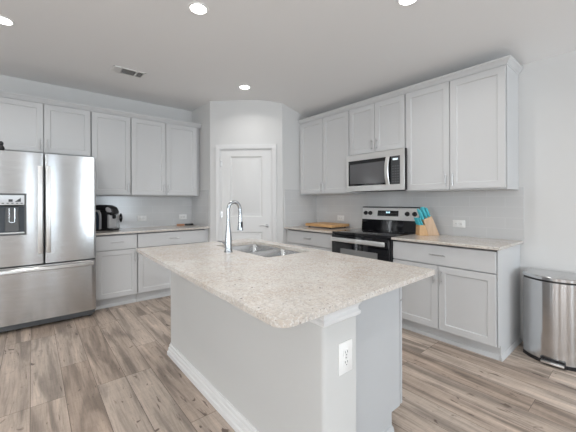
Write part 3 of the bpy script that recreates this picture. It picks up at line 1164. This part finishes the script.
obj('base_ring', B().prism(dshape(.001), 0, .028), M['black'], tc_)
body = obj('body', B().prism(dshape(.004), .028, .640), M['steelcan'], tc_)
obj('rim', B().prism(dshape(.008), .640, .655), M['black'], tc_)
bm = bmesh.new()
rows = []
for ins, z in ((.0, .655), (.0, .676), (.006, .682), (.03, .684)):
    rows.append([bm.verts.new((x, y, z)) for x, y in dshape(ins)])
n = len(rows[0])
for i in range(3):
    for k in range(n):
        bm.faces.new((rows[i][k], rows[i][(k + 1) % n], rows[i + 1][(k + 1) % n], rows[i + 1][k]))
bm.faces.new(rows[0][::-1])
bm.faces.new(rows[-1])
obj('lid', bm, M['steelcan'], tc_)
obj('pedal_recess', B().box(-.075, .075, -TD - .0045, -TD + .03, .006, .055), M['black'], tc_)
obj('pedal', B().rbox(-.07, .07, -TD - .03, -TD + .02, .018, .036, .004), M['steelr'], tc_)

# ------------------------------------------------------------------ things on the counters
# cutting board
cb = thing('cutting_board', 'wooden cutting board on short dark feet lying in the counter corner', 'cutting board', (3.205, 2.99, CT1))
obj('board', B().prism(rrect(-.190, .190, -.255, .255, .02), .018, .054), M['board'], cb, .003)
bm = bmesh.new()
r0 = [bm.verts.new((x, y, .0545)) for x, y in rrect(-.165, .165, -.22, .22, .015)]
r1 = [bm.verts.new((x, y, .0545)) for x, y in rrect(-.155, .155, -.21, .21, .01)]
for k in range(len(r0)):
    bm.faces.new((r0[k], r0[(k + 1) % len(r0)], r1[(k + 1) % len(r1)], r1[k]))
obj('juice_groove', bm, M['bronze'], cb)
for x in (-.15, .15):
    for y in (-.2, .2):
        obj('foot', B().lathe([(.014, 0), (.012, .018)], 14, (x, y, 0)), M['black'], cb)

# knife block, seen square from the camera
kb = thing('knife_block', 'slanted wooden knife block with teal handled knives beside the range', 'knife block', (3.232, 1.572, CT1), YAW)
obj('slanted_block', B().prism([(.0, 0), (.118, 0), (.035, .205), (-.055, .165)], -.045, .045, 'y'), M['block2'], kb, .003)
obj('front_block', B().prism([(-.098, 0), (-.001, 0), (-.040, .110), (-.095, .110)], -.05, .05, 'y'), M['block'], kb, .003)
ax = Vector((-.35, 0, .86)).normalized()
for i, (u, y, L) in enumerate(((.1, -.028, .11), (.1, .012, .12), (.5, -.026, .125), (.5, .016, .12), (.86, -.02, .10), (.86, .02, .105))):
    p0 = Vector((-.055 + .09 * u, y, .165 + .04 * u))
    p1 = p0 + ax * L
    b = B().tube([p0, p0 + ax * L * .3, p0 + ax * L * .8, p1], [.010, .0115, .0125, .009], 8)
    obj('knife_handle', b, M['teal'], kb)
    obj('knife_bolster', B().tube([p0 - ax * .012, p0 + ax * .006], .0075, 8), M['steelsink'], kb)
# teal handled steak knives in the front block
for i in range(5):
    p0 = Vector((-.085, -.036 + i * .018, .108))
    b = B().tube([p0, p0 + ax * .03, p0 + ax * .085], [.0075, .0085, .0065], 8)
    obj('knife_handle', b, M['teal'], kb)
    p0 = Vector((-.058, -.036 + i * .018, .108))
    b = B().tube([p0, p0 + ax * .03, p0 + ax * .085], [.0075, .0085, .0065], 8)
    obj('knife_handle', b, M['teal'], kb)

# coffee maker, head to the right as seen from the camera
cm = thing('coffee_maker', 'black and silver pod coffee maker beside the refrigerator', 'coffee maker', (.745, 4.555, CT1), YAW)
M['silver'] = mat('silver_plastic', (.60, .60, .61), .3, .3)
obj('base', B().rbox(-.115, .115, -.08, .08, 0, .022, .006), M['black'], cm)
obj('drip_tray', B().rbox(.046, .112, -.065, .065, .022, .036, .004), M['chrome'], cm)
obj('water_tank', B().rbox(-.115, -.06, -.075, .075, .022, .245, .012), M['water'], cm)
obj('tower', B().rbox(-.055, .045, -.078, .078, .022, .262, .010), M['black'], cm)
# silver band rising up the side and bending over the top
pts = [(-.045, .02), (-.044, .15), (-.047, .205), (-.062, .243), (-.09, .258), (-.112, .262)]
bm = bmesh.new()
rows = []
for x, z in pts:
    rows.append([bm.verts.new(p) for p in ((x - .014, -.084, z - .006), (x + .014, -.084, z + .006), (x + .014, .084, z + .006), (x - .014, .084, z - .006))])
for i in range(len(rows) - 1):
    for k in range(4):
        bm.faces.new((rows[i][k], rows[i][(k + 1) % 4], rows[i + 1][(k + 1) % 4], rows[i + 1][k]))
bm.faces.new(rows[0])
bm.faces.new(rows[-1][::-1])
obj('silver_band', bm, M['silver'], cm, .003)
hd = [(-.115, .265), (.0, .262), (.045, .20), (.085, .195), (.110, .215), (.112, .245), (.09, .295), (.03, .322), (-.06, .330), (-.115, .322)]
obj('brew_head', B().prism(hd, -.075, .075, 'y'), M['black'], cm, .010, seg=3)
obj('head_trim', B().prism([(.025, .24), (.08, .232), (.100, .240), (.082, .286), (.045, .304), (.02, .29)], -.0775, .0775, 'y'), M['silver'], cm, .004)
obj('pod_holder', B().lathe([(.016, .15), (.022, .16), (.024, .20)], 18, (.088, 0, 0)), M['black'], cm)
obj('splash_panel', B().rbox(.045, .075, -.078, .07, .036, .205, .004), M['silver'], cm)

ut = thing('utensil_stand', 'black oval headed utensil on a thin chrome stand right of the coffee maker', 'utensil', (.925, 4.725, CT1), YAW)
obj('stand_base', B().lathe([(.026, 0), (.026, .005), (.010, .010)], 22), M['chrome'], ut)
obj('stand_post', B().tube([(-.012, 0, .006), (-.016, 0, .12), (-.006, .004, .17)], .004, 8), M['chrome'], ut)
b = B().lathe([(.002, .085), (.014, .105), (.023, .14), (.021, .175), (.010, .205), (.002, .212)], 20)
b.xform(Matrix.Translation((.012, 0, 0)) @ Matrix.Scale(.55, 4, (0, 1, 0)))
obj('oval_head', b, M['black'], ut)
obj('ring_mark', B().lathe([(.009, -.0135), (.009, -.0115), (.005, -.0115), (.005, -.0135)], 16, (.014, 0, .155), 'y'), M['chrome'], ut)

cs = thing('small_box', 'small orange brown oblong box on the counter near the pantry corner', 'box', (1.755, 4.70, CT1), -.25)
obj('box_body', B().rbox(-.055, .055, -.02, .02, 0, .026, .005), M['bronze'], cs)
obj('lid_band', B().rbox(-.0555, .0555, -.0205, .0205, .016, .0195, .001), M['board'], cs)
cs = thing('black_case', 'small black oblong case on the counter beside the orange brown box', 'case', (1.885, 4.69, CT1), -.12)
obj('case_body', B().rbox(-.065, .065, -.018, .018, 0, .028, .007), M['black'], cs)
obj('case_clip', B().rbox(-.04, .02, -.0205, -.017, .018, .023, .001), M['gasket'], cs)
